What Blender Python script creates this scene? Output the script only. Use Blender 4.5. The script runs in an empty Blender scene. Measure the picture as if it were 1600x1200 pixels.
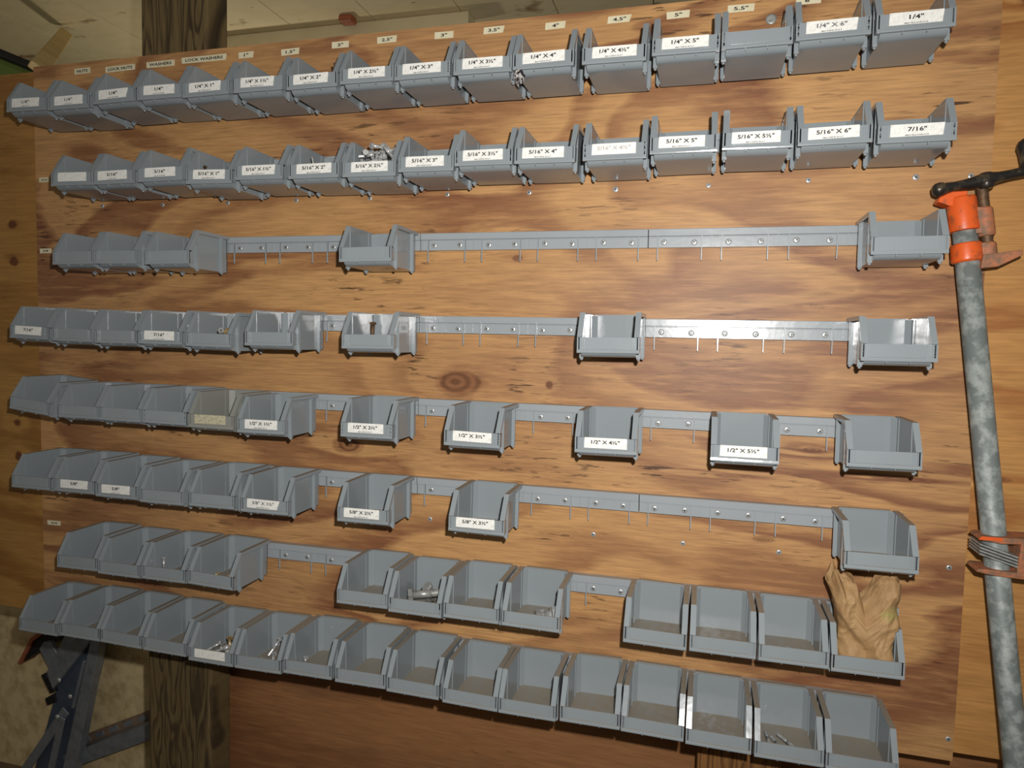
import bpy, bmesh, math, random
from mathutils import Vector, Matrix, Euler, noise as mnoise

random.seed(7)
scene = bpy.context.scene
COL = scene.collection

# ------------------------------------------------------------------ camera
F_PX = 1099.35
CAM = Vector((1.4255, -1.3114, -0.6213))
YAW, PITCH, ROLL = 0.26584, -0.06563, 0.02272
fwd = Vector((-math.sin(YAW) * math.cos(PITCH), math.cos(YAW) * math.cos(PITCH), math.sin(PITCH)))
r0 = fwd.cross(Vector((0, 0, 1))).normalized()
u0 = r0.cross(fwd)
right = math.cos(ROLL) * r0 + math.sin(ROLL) * u0
up = -math.sin(ROLL) * r0 + math.cos(ROLL) * u0
cam_data = bpy.data.cameras.new('camera')
cam_data.sensor_width = 36.0
cam_data.lens = F_PX / 1600 * 36.0
cam_data.clip_start = 0.02
cam = bpy.data.objects.new('camera', cam_data)
COL.objects.link(cam)
M = Matrix((right, up, -fwd)).transposed().to_4x4()
M.translation = CAM
cam.matrix_world = M
scene.camera = cam

# ------------------------------------------------------------------ world: dim shed interior
world = bpy.data.worlds.new('world')
scene.world = world
world.use_nodes = True
bg = world.node_tree.nodes['Background']
bg.inputs['Color'].default_value = (1.0, 0.93, 0.80, 1)
bg.inputs['Strength'].default_value = 0.125

# ------------------------------------------------------------------ the camera's pop-up flash
flash = bpy.data.lights.new('camera_flash', 'SPOT')
flash.energy = 74.0
flash.color = (1.0, 0.965, 0.93)
flash.spot_size = math.radians(135)
flash.spot_blend = 1.0
flash.shadow_soft_size = 0.012
fo = bpy.data.objects.new('camera_flash', flash)
COL.objects.link(fo)
FM = M.copy()
FM.translation = CAM + right * 0.055 + up * 0.09
fo.matrix_world = FM

# ------------------------------------------------------------------ unseen fill light added behind the board to brighten the ceiling
fill_light = bpy.data.lights.new('rear_fill', 'POINT')
fill_light.energy = 9.0
fill_light.color = (1.0, 0.9, 0.72)
fill_light.shadow_soft_size = 0.05
bo = bpy.data.objects.new('rear_fill', fill_light)
COL.objects.link(bo)
bo.location = (-0.55, 1.55, -0.15)

# ------------------------------------------------------------------ exposure
vs = scene.view_settings
vs.view_transform = 'Standard'
vs.look = 'None'
vs.exposure = 0.0
vs.gamma = 1.0
vs.use_curve_mapping = False


# ================================================================== materials
def srgb(r, g, b):
    f = lambda c: (c / 255 / 12.92) if c / 255 <= 0.04045 else ((c / 255 + 0.055) / 1.055) ** 2.4
    return (f(r), f(g), f(b), 1)


class NT:
    def __init__(self, name):
        self.mat = bpy.data.materials.new(name)
        self.mat.use_nodes = True
        self.t = self.mat.node_tree
        self.b = self.t.nodes['Principled BSDF']
        self._pos = None

    def node(self, kind, **kw):
        n = self.t.nodes.new(kind)
        for k, v in kw.items():
            setattr(n, k, v)
        return n

    def link(self, a, b):
        self.t.links.new(a, b)

    def put(self, sock, v):
        if hasattr(v, 'is_output'):
            self.link(v, sock)
        else:
            sock.default_value = v

    def pos(self):
        if self._pos is None:
            self._pos = self.node('ShaderNodeTexCoord').outputs['Object']
        return self._pos

    def xyz(self):
        s = self.node('ShaderNodeSeparateXYZ')
        self.link(self.pos(), s.inputs[0])
        return s.outputs

    def math(self, op, a, b=0.0, c=0.0, clamp=False):
        n = self.node('ShaderNodeMath', operation=op, use_clamp=clamp)
        self.put(n.inputs[0], a); self.put(n.inputs[1], b)
        if len(n.inputs) > 2:
            self.put(n.inputs[2], c)
        return n.outputs[0]

    def noise(self, scale=(1, 1, 1), s=1.0, detail=3, rough=0.5, off=(0, 0, 0), dist=0.0):
        m = self.node('ShaderNodeMapping')
        self.link(self.pos(), m.inputs[0])
        m.inputs['Scale'].default_value = scale
        m.inputs['Location'].default_value = off
        n = self.node('ShaderNodeTexNoise')
        self.link(m.outputs[0], n.inputs['Vector'])
        n.inputs['Scale'].default_value = s
        n.inputs['Detail'].default_value = detail
        n.inputs['Roughness'].default_value = rough
        n.inputs['Distortion'].default_value = dist
        return n.outputs[0]

    def ramp(self, f, stops, interp='LINEAR'):
        n = self.node('ShaderNodeValToRGB')
        cr = n.color_ramp
        cr.interpolation = interp
        while len(cr.elements) < len(stops):
            cr.elements.new(0.5)
        for e, (p, c) in zip(cr.elements, stops):
            e.position = p
            e.color = c if isinstance(c, tuple) else (c, c, c, 1)
        self.put(n.inputs[0], f)
        return n.outputs[0]

    def mix(self, f, a, b, mode='MIX'):
        n = self.node('ShaderNodeMix', data_type='RGBA', blend_type=mode)
        self.put(n.inputs['Factor'], f)
        self.put(n.inputs[6], a)
        self.put(n.inputs[7], b)
        return n.outputs[2]

    def bump(self, h, strength=0.2, dist=0.001):
        n = self.node('ShaderNodeBump')
        n.inputs['Strength'].default_value = strength
        n.inputs['Distance'].default_value = dist
        self.link(h, n.inputs['Height'])
        self.link(n.outputs[0], self.b.inputs['Normal'])

    def out(self, color=None, rough=None, metal=None, spec=None):
        if color is not None:
            self.put(self.b.inputs['Base Color'], color)
        if rough is not None:
            self.put(self.b.inputs['Roughness'], rough)
        if metal is not None:
            self.put(self.b.inputs['Metallic'], metal)
        if spec is not None:
            self.put(self.b.inputs['Specular IOR Level'], spec)
        return self.mat


def plywood(name, light, mid, dark, seed=0.0, knots=(), freq=7.0, crack=0.5, rough=0.5, stain=0.0, vertical=False, cross=1.0, checks=()):
    n = NT(name)
    o = n.xyz()
    x, z = (o[2], o[0]) if vertical else (o[0], o[2])
    S = (lambda a, b: (b, 1, a)) if vertical else (lambda a, b: (a, 1, b))
    f1 = n.noise(S(1.05 * cross ** 0.3, 3.3 * cross), 1.0, 2.5, 0.5, (seed, seed * .7, seed * 1.3), 0.7)
    f2 = n.noise(S(6.5, 24.0 * cross ** 0.5), 1.0, 3.0, 0.6, (seed * 2.1, 3, seed), 0.4)
    F = n.math('ADD', n.math('MULTIPLY', f1, freq), n.math('MULTIPLY', f2, 0.40))
    kmask = None
    kring = None
    for (kx, kz, rx, rz, strength) in knots:
        dx = n.math('DIVIDE', n.math('SUBTRACT', x, kx), rx)
        dz = n.math('DIVIDE', n.math('SUBTRACT', z, kz), rz)
        d2 = n.math('ADD', n.math('MULTIPLY', dx, dx), n.math('MULTIPLY', dz, dz))
        d = n.math('SQRT', d2)
        # the grain bends round the knot
        g = n.math('EXPONENT', n.math('MULTIPLY', n.math('ADD', n.math('MULTIPLY', n.math('MULTIPLY', dx, dx), 0.16), n.math('MULTIPLY', n.math('MULTIPLY', dz, dz), 0.45)), -1.0))
        F = n.math('ADD', F, n.math('MULTIPLY', g, (1.1 if rx > 0.025 else 0.25) * strength))
        dn = n.math('ADD', d, n.math('MULTIPLY', n.math('SUBTRACT', f2, 0.5), 2.2))
        m = n.math('MULTIPLY', n.math('SUBTRACT', 1.0, n.math('MULTIPLY', n.math('SUBTRACT', dn, 0.55), 2.2), clamp=True), strength)
        rg = n.math('MULTIPLY', n.math('ADD', n.math('MULTIPLY', n.math('SINE', n.math('MULTIPLY', d, 17.0)), 0.5), 0.5), m)
        kmask = m if kmask is None else n.math('MAXIMUM', kmask, m)
        kring = rg if kring is None else n.math('MAXIMUM', kring, rg)
    w = n.math('FRACT', F)
    band = n.ramp(w, [(0.0, 0.45), (0.05, 0.0), (0.45, 0.08), (0.68, 0.80), (0.90, 1.0), (1.0, 0.45)])
    patch = n.noise(S(1.1, 2.2), 1.0, 2, 0.5, (seed + 9, 1, 4))
    amp = n.ramp(patch, [(0.34, 0.45), (0.55, 1.0)])
    col = n.mix(n.math('MULTIPLY', band, amp), light, mid)
    tint = n.noise(S(0.8, 1.3), 1.6, 2, 0.5, (seed + 3, 8, 2))
    col = n.mix(n.ramp(tint, [(0.45, 0.0), (0.70, 0.5)]), col, dark)
    # fine fibres
    fib = n.noise(S(14.0, 260.0), 1.0, 3, 0.6, (seed, 2, 5))
    col = n.mix(n.ramp(fib, [(0.30, 0.45), (0.62, 0.0)]), col, (dark[0] * .55, dark[1] * .55, dark[2] * .55, 1))
    fib2 = n.noise(S(7.0, 75.0), 1.0, 4, 0.65, (seed + 4, 2, 5))
    col = n.mix(n.ramp(fib2, [(0.48, 0.0), (0.70, 0.40)]), col, (min(1, light[0] * 1.25), min(1, light[1] * 1.25), min(1, light[2] * 1.25), 1))
    # checks and cracks
    cr = n.noise(S(15.0, 120.0), 1.0, 3, 0.62, (seed + 1, 6, 7), 0.3)
    pm = n.noise(S(2.6, 5.5), 1.0, 2, 0.5, (seed + 12, 2, 2))
    dens = n.ramp(pm, [(0.50, 0.0), (0.64, crack)])
    for (kx, kz, rx, rz) in checks:
        dx = n.math('DIVIDE', n.math('SUBTRACT', x, kx), rx)
        dz = n.math('DIVIDE', n.math('SUBTRACT', z, kz), rz)
        d2 = n.math('ADD', n.math('MULTIPLY', dx, dx), n.math('MULTIPLY', dz, dz))
        dens = n.math('MAXIMUM', dens, n.math('MULTIPLY', n.math('SUBTRACT', 1.3, d2, clamp=True), 0.9))
    cm = n.math('MULTIPLY', n.ramp(cr, [(0.575, 0.0), (0.65, 1.0)]), dens)
    col = n.mix(cm, col, srgb(62, 40, 26))
    if stain:
        st = n.noise(S(2.2, 7.0), 1.0, 3, 0.6, (seed + 5, 11, 2))
        col = n.mix(n.ramp(st, [(0.56, 0.0), (0.74, stain)]), col, srgb(92, 70, 52))
    if kmask is not None:
        col = n.mix(n.math('MULTIPLY', kmask, 0.62), col, srgb(112, 62, 38))
        col = n.mix(n.math('MULTIPLY', kring, 0.55), col, srgb(70, 38, 24))
    n.bump(fib, 0.12, 0.0006)
    return n.out(col, rough, 0.0, 0.35)


PLY_MAIN = plywood('plywood_orange', srgb(196, 150, 97), srgb(128, 80, 52), srgb(146, 104, 74), 2.35,
                   knots=[(0.952, -0.711, 0.058, 0.035, 1.0), (0.720, -0.851, 0.042, 0.024, 1.0), (1.142, -0.709, 0.010, 0.009, 1.3),
                          (1.073, -0.469, 0.012, 0.009, 0.9), (1.614, -0.804, 0.028, 0.008, 1.0), (1.48, -0.86, 0.05, 0.004, 0.8), (1.76, -0.845, 0.06, 0.005, 0.8), (1.54, -0.97, 0.02, 0.006, 0.6)],
                   crack=0.7, checks=[(0.875, -0.680, 0.065, 0.050), (1.045, -0.690, 0.06, 0.018), (1.10, -0.715, 0.05, 0.02), (1.79, -0.225, 0.07, 0.03), (0.70, -0.535, 0.09, 0.03), (1.33, -0.865, 0.2, 0.018), (0.66, -0.83, 0.06, 0.025), (1.18, -1.0, 0.10, 0.02), (1.45, -0.035, 0.25, 0.03), (1.60, -1.0, 0.04, 0.02)])
PLY_LEFT = plywood('plywood_yellow', srgb(176, 132, 70), srgb(138, 92, 42), srgb(158, 112, 56), 5.1,
                   knots=[(-0.167, -0.380, 0.017, 0.013, 1.5), (-0.166, -0.465, 0.014, 0.013, 1.4), (-0.168, -0.852, 0.017, 0.014, 1.5), (-0.166, -0.933, 0.011, 0.012, 1.5), (-0.13, -1.285, 0.02, 0.008, 1.4)], freq=4.0, crack=0.3)
PLY_RIGHT = plywood('plywood_honey', srgb(192, 142, 82), srgb(156, 98, 50), srgb(170, 118, 64), 11.4, knots=[(1.892, -0.835, 0.03, 0.006, 0.8), (1.90, -0.07, 0.03, 0.02, 0.9)], freq=4.5, crack=0.5)
PLY_LOW = plywood('plywood_brown', srgb(154, 108, 68), srgb(122, 80, 48), srgb(136, 92, 58), 17.2, freq=3.0, crack=0.3, stain=0.6, rough=0.65)
POST_WOOD = plywood('post_wood', srgb(112, 94, 60), srgb(54, 41, 25), srgb(80, 66, 43), 23.7, freq=11.0, crack=0.9, vertical=True, cross=6.0, rough=0.8)
POST_WOOD2 = plywood('post_wood_warm', srgb(140, 98, 52), srgb(88, 56, 28), srgb(110, 76, 40), 31.0, freq=11.0, crack=0.9, vertical=True, cross=6.0, rough=0.8)
BRACE_WOOD = plywood('brace_wood', srgb(214, 190, 132), srgb(196, 166, 104), srgb(204, 178, 118), 41.0, freq=3.0, crack=0.1)


def plastic(name, base, rough=0.30, dust=0.75):
    n = NT(name)
    grime = n.noise((1, 1, 1), 60.0, 4, 0.6)
    v = n.noise((1, 1, 1), 9.0, 2, 0.5)
    c = n.mix(n.ramp(v, [(0.3, 0.0), (0.7, 0.35)]), base, tuple(k * 0.82 for k in base[:3]) + (1,))
    geo = n.node('ShaderNodeNewGeometry')
    s = n.node('ShaderNodeSeparateXYZ')
    n.link(geo.outputs['Normal'], s.inputs[0])
    upf = n.ramp(s.outputs[2], [(0.80, 0.0), (0.97, 1.0)])
    d = n.math('MULTIPLY', upf, n.ramp(grime, [(0.30, dust * .6), (0.62, dust)]))
    c = n.mix(d, c, srgb(150, 132, 104))
    r = n.math('ADD', n.math('MULTIPLY', d, 0.5), rough, clamp=True)
    wav = n.noise((1, 1, 1), 38.0, 2, 0.5)
    n.bump(wav, 0.22, 0.0016)
    return n.out(c, r, 0.0, 0.5)


GREY = plastic('grey_bin_plastic', srgb(143, 151, 155), 0.17)
GREY_DUSTY = plastic('grey_bin_plastic_dusty', srgb(142, 144, 138), 0.45, 0.9)
GREY_RAIL = plastic('grey_rail_plastic', srgb(158, 165, 169), 0.24, 0.3)


def simple(name, c, rough=0.5, metal=0.0, spot=None, spot_amt=0.5, spot_scale=60.0, lo=0.45, hi=0.65, spec=0.5, bump=0.0):
    n = NT(name)
    col = c
    if spot is not None:
        f = n.noise((1, 1, 1), spot_scale, 4, 0.6)
        col = n.mix(n.ramp(f, [(lo, 0.0), (hi, spot_amt)]), c, spot)
        if bump:
            n.bump(f, bump, 0.001)
    return n.out(col, rough, metal, spec)


PAPER = simple('white_label_paper', srgb(238, 238, 232), 0.75, spot=srgb(205, 205, 198), spot_scale=160, spot_amt=0.5)
PAPER_OLD = simple('yellowed_label_paper', srgb(196, 190, 160), 0.8, spot=srgb(150, 146, 122), spot_scale=220, spot_amt=0.8)
TAPE = simple('cream_tape', srgb(226, 218, 186), 0.5, spot=srgb(208, 198, 160), spot_scale=90)
INK = simple('black_ink', srgb(38, 36, 36), 0.7, spot=srgb(62, 60, 60), spot_scale=300)
INK_FADED = simple('faded_ink', srgb(178, 172, 172), 0.7, spot=srgb(205, 200, 200), spot_scale=300)
INK_GREY = simple('grey_ink', srgb(104, 104, 106), 0.7, spot=srgb(140, 140, 140), spot_scale=300)
STEEL = simple('zinc_steel', srgb(216, 217, 216), 0.22, 0.5, spot=srgb(165, 165, 160), spot_scale=120)
SCREW_STEEL = simple('screw_zinc', srgb(196, 200, 200), 0.34, 0.45, spot=srgb(150, 152, 150), spot_scale=400)
STEEL_DULL = simple('dull_steel', srgb(172, 174, 170), 0.42, 0.4, spot=srgb(100, 98, 92), spot_scale=120)
BRASS = simple('yellow_zinc', srgb(206, 180, 130), 0.35, 0.5, spot=srgb(120, 92, 56), spot_scale=160)
RUST = simple('rusty_steel', srgb(112, 88, 66), 0.6, 0.6, spot=srgb(70, 46, 30), spot_scale=150)
DARK = simple('slot_dark', srgb(45, 45, 46), 0.6, 0.4, spot=srgb(25, 25, 25), spot_scale=100)
GALV = simple('galvanized_pipe', srgb(122, 130, 128), 0.55, 0.15, spot=srgb(168, 176, 172), spot_scale=48, spot_amt=0.9, lo=0.45, hi=0.62)
ORANGE = simple('orange_paint', srgb(226, 96, 38), 0.38, 0.0, spot=srgb(160, 84, 52), spot_scale=70, spot_amt=0.8, lo=0.52, hi=0.66, bump=0.2)
ORANGE_DUSTY = simple('dusty_orange_paint', srgb(178, 110, 74), 0.65, 0.0, spot=srgb(120, 96, 76), spot_scale=60, spot_amt=0.9, lo=0.42, hi=0.6, bump=0.2)
BLACK_IRON = simple('black_iron', srgb(40, 38, 36), 0.33, 0.1, spot=srgb(92, 80, 62), spot_scale=55, spot_amt=0.8, lo=0.54, hi=0.68, bump=0.2)
KRAFT = None
CEIL = None
ALU = simple('ladder_aluminium', srgb(150, 156, 164), 0.45, 0.5, spot=srgb(112, 116, 122), spot_scale=30)
ALU_BLUE = simple('ladder_blue_grey', srgb(84, 96, 112), 0.5, 0.3, spot=srgb(70, 78, 90), spot_scale=30)
BLACK = simple('black_rubber', srgb(24, 24, 26), 0.6, 0.0, spot=srgb(40, 40, 40), spot_scale=60)
RED_PLASTIC = simple('faded_red_plastic', srgb(166, 92, 62), 0.6, 0.0, spot=srgb(120, 76, 56), spot_scale=60)
TREAD = simple('worn_tread', srgb(138, 116, 96), 0.7, 0.1, spot=srgb(104, 84, 66), spot_scale=60)
LUMP_BROWN = simple('mottled_brown', srgb(96, 74, 58), 0.9, 0.0, spot=srgb(60, 44, 34), spot_scale=180, spot_amt=0.9, bump=0.5)
SPECK = simple('speckled_debris', srgb(190, 186, 182), 0.8, 0.0, spot=srgb(26, 22, 26), spot_scale=170, spot_amt=1.0, lo=0.46, hi=0.52, bump=0.6)
GREEN = simple('green_paint', srgb(112, 132, 62), 0.8, 0.0, spot=srgb(84, 104, 46), spot_scale=4)
DIRT = simple('dirt_floor', srgb(120, 100, 76), 0.9, 0.0, spot=srgb(84, 68, 50), spot_scale=6)
BEIGE = simple('beige_osb', srgb(222, 200, 152), 0.85, 0.0, spot=srgb(160, 134, 88), spot_scale=22, spot_amt=0.7, lo=0.42, hi=0.7)


def mk_ceiling():
    n = NT('painted_ceiling_panel')
    a = n.noise((1, 1.8, 1), 2.6, 4, 0.6, (1.4, 0.3, 0))
    b = n.noise((1, 2.0, 1), 9.0, 4, 0.65, (4, 2, 0))
    c = n.mix(n.ramp(b, [(0.35, 0.0), (0.7, 0.5)]), srgb(226, 212, 172), srgb(206, 190, 148))
    c = n.mix(n.ramp(a, [(0.63, 0.0), (0.68, 0.8)]), c, srgb(126, 92, 48))
    s = n.noise((1, 2.6, 1), 5.5, 5, 0.7, (7.4, 1.3, 0))
    c = n.mix(n.ramp(s, [(0.64, 0.0), (0.68, 0.7)]), c, srgb(100, 78, 50))
    return n.out(c, 0.8)


CEIL = mk_ceiling()


def mk_kraft():
    n = NT('kraft_paper')
    b = n.noise((1, 1, 1), 40.0, 4, 0.6)
    c = n.mix(n.ramp(b, [(0.35, 0.0), (0.65, 0.6)]), srgb(176, 142, 98), srgb(150, 114, 74))
    o = n.xyz()
    gx = n.math('MULTIPLY', n.math('SUBTRACT', o[0], 0.030), 55.0)
    gz = n.math('MULTIPLY', n.math('SUBTRACT', o[2], 0.098), 80.0)
    d = n.math('ADD', n.math('MULTIPLY', gx, gx), n.math('MULTIPLY', gz, gz))
    m = n.math('SUBTRACT', 1.0, d, clamp=True)
    t = n.noise((1, 1, 2.5), 130.0, 3, 0.7)
    c = n.mix(n.math('MULTIPLY', m, n.ramp(t, [(0.42, 0.0), (0.6, 0.8)])), c, srgb(146, 164, 78))
    n.bump(b, 0.3, 0.002)
    return n.out(c, 0.7)


KRAFT = mk_kraft()


# ================================================================== mesh helpers
class MB:
    def __init__(self):
        self.v, self.f, self.m, self.s = [], [], [], []

    def add(self, vs, fs, mat=0, smooth=False):
        o = len(self.v)
        self.v += [tuple(p) for p in vs]
        for f in fs:
            self.f.append(tuple(i + o for i in f)); self.m.append(mat); self.s.append(smooth)
        return self

    def box(self, x0, x1, y0, y1, z0, z1, mat=0):
        vs = [(x, y, z) for x in (x0, x1) for y in (y0, y1) for z in (z0, z1)]
        return self.add(vs, [(0, 1, 3, 2), (4, 6, 7, 5), (0, 4, 5, 1), (2, 3, 7, 6), (0, 2, 6, 4), (1, 5, 7, 3)], mat)

    def prism_x(self, prof, x0, x1, mat=0):
        """profile in (y, z), extruded along x"""
        n = len(prof)
        vs = [(x0, y, z) for y, z in prof] + [(x1, y, z) for y, z in prof]
        fs = [tuple(range(n)), tuple(range(2 * n - 1, n - 1, -1))]
        fs += [(i, i + n, (i + 1) % n + n, (i + 1) % n) for i in range(n)]
        return self.add(vs, fs, mat)

    def prism_y(self, prof, y0, y1, mat=0):
        """profile in (x, z), extruded along y"""
        n = len(prof)
        vs = [(x, y0, z) for x, z in prof] + [(x, y1, z) for x, z in prof]
        fs = [tuple(range(n)), tuple(range(2 * n - 1, n - 1, -1))]
        fs += [(i, i + n, (i + 1) % n + n, (i + 1) % n) for i in range(n)]
        return self.add(vs, fs, mat)

    def lathe(self, path, seg=16, axis=None, origin=(0, 0, 0), mat=0, smooth=True):
        """path: list of (r, h) along axis from origin"""
        ax = Vector(axis or (0, 0, 1)).normalized()
        e1 = ax.orthogonal().normalized()
        e2 = ax.cross(e1)
        o = Vector(origin)
        vs = []
        for r, h in path:
            for k in range(seg):
                a = 2 * math.pi * k / seg
                vs.append(o + ax * h + (e1 * math.cos(a) + e2 * math.sin(a)) * r)
        fs = []
        for i in range(len(path) - 1):
            for k in range(seg):
                k2 = (k + 1) % seg
                fs.append((i * seg + k, i * seg + k2, (i + 1) * seg + k2, (i + 1) * seg + k))
        self.add(vs, fs, mat, smooth)
        n = len(vs)
        o0 = len(self.v) - n
        self.f += [tuple(o0 + k for k in range(seg))[::-1], tuple(o0 + n - seg + k for k in range(seg))]
        self.m += [mat, mat]
        self.s += [False, False]
        return self

    def tube(self, pts, rad, seg=12, mat=0):
        pts = [Vector(p) for p in pts]
        rads = rad if isinstance(rad, (list, tuple)) else [rad] * len(pts)
        vs = []
        e1 = None
        for i, p in enumerate(pts):
            t = (pts[min(i + 1, len(pts) - 1)] - pts[max(i - 1, 0)]).normalized()
            e1 = t.orthogonal().normalized() if e1 is None else (e1 - t * e1.dot(t)).normalized()
            e2 = t.cross(e1)
            for k in range(seg):
                a = 2 * math.pi * k / seg
                vs.append(p + (e1 * math.cos(a) + e2 * math.sin(a)) * rads[i])
        n = len(pts)
        fs = [(i * seg + k, i * seg + (k + 1) % seg, (i + 1) * seg + (k + 1) % seg, (i + 1) * seg + k) for i in range(n - 1) for k in range(seg)]
        o0 = len(self.v)
        self.add(vs, fs, mat, True)
        self.f += [tuple(o0 + k for k in range(seg))[::-1], tuple(o0 + (n - 1) * seg + k for k in range(seg))]
        self.m += [mat, mat]; self.s += [False, False]
        return self

    def bar(self, a, b, w, t, upv=(0, 0, 1), mat=0):
        """rectangular bar from a to b; w measured along upv-perpendicular side, t the other way"""
        a, b = Vector(a), Vector(b)
        d = (b - a).normalized()
        s = d.cross(Vector(upv)).normalized()
        u = s.cross(d).normalized()
        vs = [p + s * (sx * w / 2) + u * (su * t / 2) for p in (a, b) for sx in (-1, 1) for su in (-1, 1)]
        return self.add(vs, [(0, 1, 3, 2), (4, 6, 7, 5), (0, 4, 5, 1), (2, 3, 7, 6), (0, 2, 6, 4), (1, 5, 7, 3)], mat)

    def mesh(self, name, mats):
        me = bpy.data.meshes.new(name)
        me.from_pydata(self.v, [], self.f)
        for m in (mats if isinstance(mats, (list, tuple)) else [mats]):
            me.materials.append(m)
        me.polygons.foreach_set('material_index', self.m)
        me.polygons.foreach_set('use_smooth', self.s)
        bm = bmesh.new()
        bm.from_mesh(me)
        bmesh.ops.recalc_face_normals(bm, faces=bm.faces)
        bm.to_mesh(me)
        bm.free()
        me.update()
        return me


def link(name, me, parent=None, loc=None, rot=None):
    o = bpy.data.objects.new(name, me)
    COL.objects.link(o)
    if parent is not None:
        o.parent = parent
    if loc is not None:
        o.location = loc
    if rot is not None:
        o.rotation_euler = rot
    return o


def empty(name, loc=(0, 0, 0), rot=(0, 0, 0)):
    o = bpy.data.objects.new(name, None)
    o.empty_display_size = 0.02
    COL.objects.link(o)
    o.location = loc
    o.rotation_euler = rot
    return o


def tag(o, label, cat, group=None):
    o['label'] = label
    o['category'] = cat
    if group:
        o['group'] = group
    return o


def struct(name, me, label=None):
    o = link(name, me)
    o['kind'] = 'structure'
    if label:
        o['label'] = label
    return o


def bevel(me, w=0.001, seg=1, angle=40):
    bm = bmesh.new()
    bm.from_mesh(me)
    bmesh.ops.remove_doubles(bm, verts=bm.verts, dist=1e-6)
    es = [e for e in bm.edges if len(e.link_faces) == 2 and e.calc_face_angle(0) > math.radians(angle)]
    bmesh.ops.bevel(bm, geom=es, offset=w, segments=seg, affect='EDGES', profile=0.5)
    bm.to_mesh(me)
    bm.free()
    return me


_text_cache = {}


def text_mesh(s, height, width, mat):
    """flat lettering in the xz plane facing -y, centred, scaled to height x width"""
    key = (s, height, width, mat.name)
    if key in _text_cache:
        return _text_cache[key]
    cu = bpy.data.curves.new('lettering', 'FONT')
    cu.body = s
    cu.resolution_u = 2
    cu.offset = 0.028
    ob = bpy.data.objects.new('lettering_source', cu)
    COL.objects.link(ob)
    dg = bpy.context.evaluated_depsgraph_get()
    dg.update()
    me = bpy.data.meshes.new_from_object(ob.evaluated_get(dg))
    bpy.data.objects.remove(ob)
    bpy.data.curves.remove(cu)
    xs = [v.co.x for v in me.vertices]
    ys = [v.co.y for v in me.vertices]
    x0, x1, y0, y1 = min(xs), max(xs), min(ys), max(ys)
    sx, sy = width / (x1 - x0), height / (y1 - y0)
    for v in me.vertices:
        v.co = ((v.co.x - (x0 + x1) / 2) * sx, 0.0, (v.co.y - (y0 + y1) / 2) * sy)
    me.materials.clear()
    me.materials.append(mat)
    me.update()
    me.name = 'lettering'
    _text_cache[key] = me
    return me


# ================================================================== setting
XL, XR, ZT, ZB = -0.092, 1.8585, -0.024, -1.322
struct('floor', MB().box(-4, 5, -3.0, 3.4, -2.16, -2.10).mesh('floor', DIRT))
struct('wall_left', MB().box(-0.62, XL - 0.0005, 0.003, 0.016, -1.311, -0.034).mesh('wall_left', PLY_LEFT), 'yellow plywood panel with dark knots left of the bin board')
struct('wall_right', MB().box(XR + 0.0005, 2.55, 0.002, 0.015, -1.307, 0.35).mesh('wall_right', PLY_RIGHT), 'honey coloured plywood panel behind the pipe clamp')
struct('wall_lower', MB().box(0.30, 2.6, 0.115, 0.130, -2.10, -1.25).mesh('wall_lower', PLY_LOW), 'reddish brown stained panel below the bin board')
struct('wall_back', MB().box(-3.0, 2.6, 0.462, 0.50, -2.10, -0.9).mesh('wall_back', BEIGE), 'dim beige panel behind the step ladder')
struct('wall_far', MB().box(-2.42, -2.36, -0.6, 3.36, -2.10, 2.2).mesh('wall_far', GREEN), 'green painted wall seen under the ceiling edge')
# ceiling of long boards running away from the bin board
ceil = empty('ceiling', (0, 0, 0.6))
ceil['kind'] = 'structure'
seams = [-0.92 + 0.353 * k for k in range(-2, 9)]
for a, b in zip(seams[:-1], seams[1:]):
    link('ceiling_panel', MB().box(a + 0.002, b - 0.002, 0.15, 2.9, 0.0, 0.012).mesh('ceiling_panel', CEIL), ceil)
link('ceiling_backing', MB().box(seams[0], seams[-1], 0.15, 2.9, 0.0125, 0.03).mesh('ceiling_backing', BLACK), ceil)
tag(link('ceiling_fascia', bevel(MB().box(seams[0] - 0.045, seams[0] - 0.001, 0.15, 2.9, 0.572, 0.63).mesh('ceiling_fascia', BLACK), 0.004)), 'black edge strip along the left end of the ceiling', 'trim strip')
tag(link('ceiling_beam', bevel(MB().box(-0.72, 0.522, 1.26, 1.35, 0.515, 0.598).mesh('ceiling_beam', CEIL), 0.004)), 'pale painted beam under the ceiling above the plywood board', 'beam')
tag(link('brace', bevel(MB().bar((-0.283, 0.18, 0.05), (-1.128, 1.044, 0.5715), 0.020, 0.046, Vector((2.1, -1.9, -0.9)).cross(Vector((-0.867, 0.886, 0.535)))).mesh('brace', BRACE_WOOD), 0.003)), 'light wooden brace slanting from the ceiling down behind the board', 'brace')
tag(link('ceiling_block', bevel(MB().box(0.02, 0.075, 1.19, 1.24, 0.575, 0.60).mesh('ceiling_block', RED_PLASTIC), 0.006, 2)), 'small rust brown block on the ceiling beside the beam', 'block')


def post(name, x0, x1, y0, y1, z0, z1, mat, label):
    me = bevel(MB().box(x0, x1, y0, y1, z0, z1).mesh(name, mat), 0.006, 2)
    tag(link(name, me), label, 'post')


post('wooden_post', 0.193, 0.365, 0.017, 0.088, -2.10, 0.60, POST_WOOD, 'dark weathered square wooden post behind the bin board, beside the ladder')
post('wooden_post', 1.441, 1.590, 0.014, 0.112, -2.10, -0.06, POST_WOOD2, 'brown wooden post under the bin board, near its lower right end')

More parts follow.
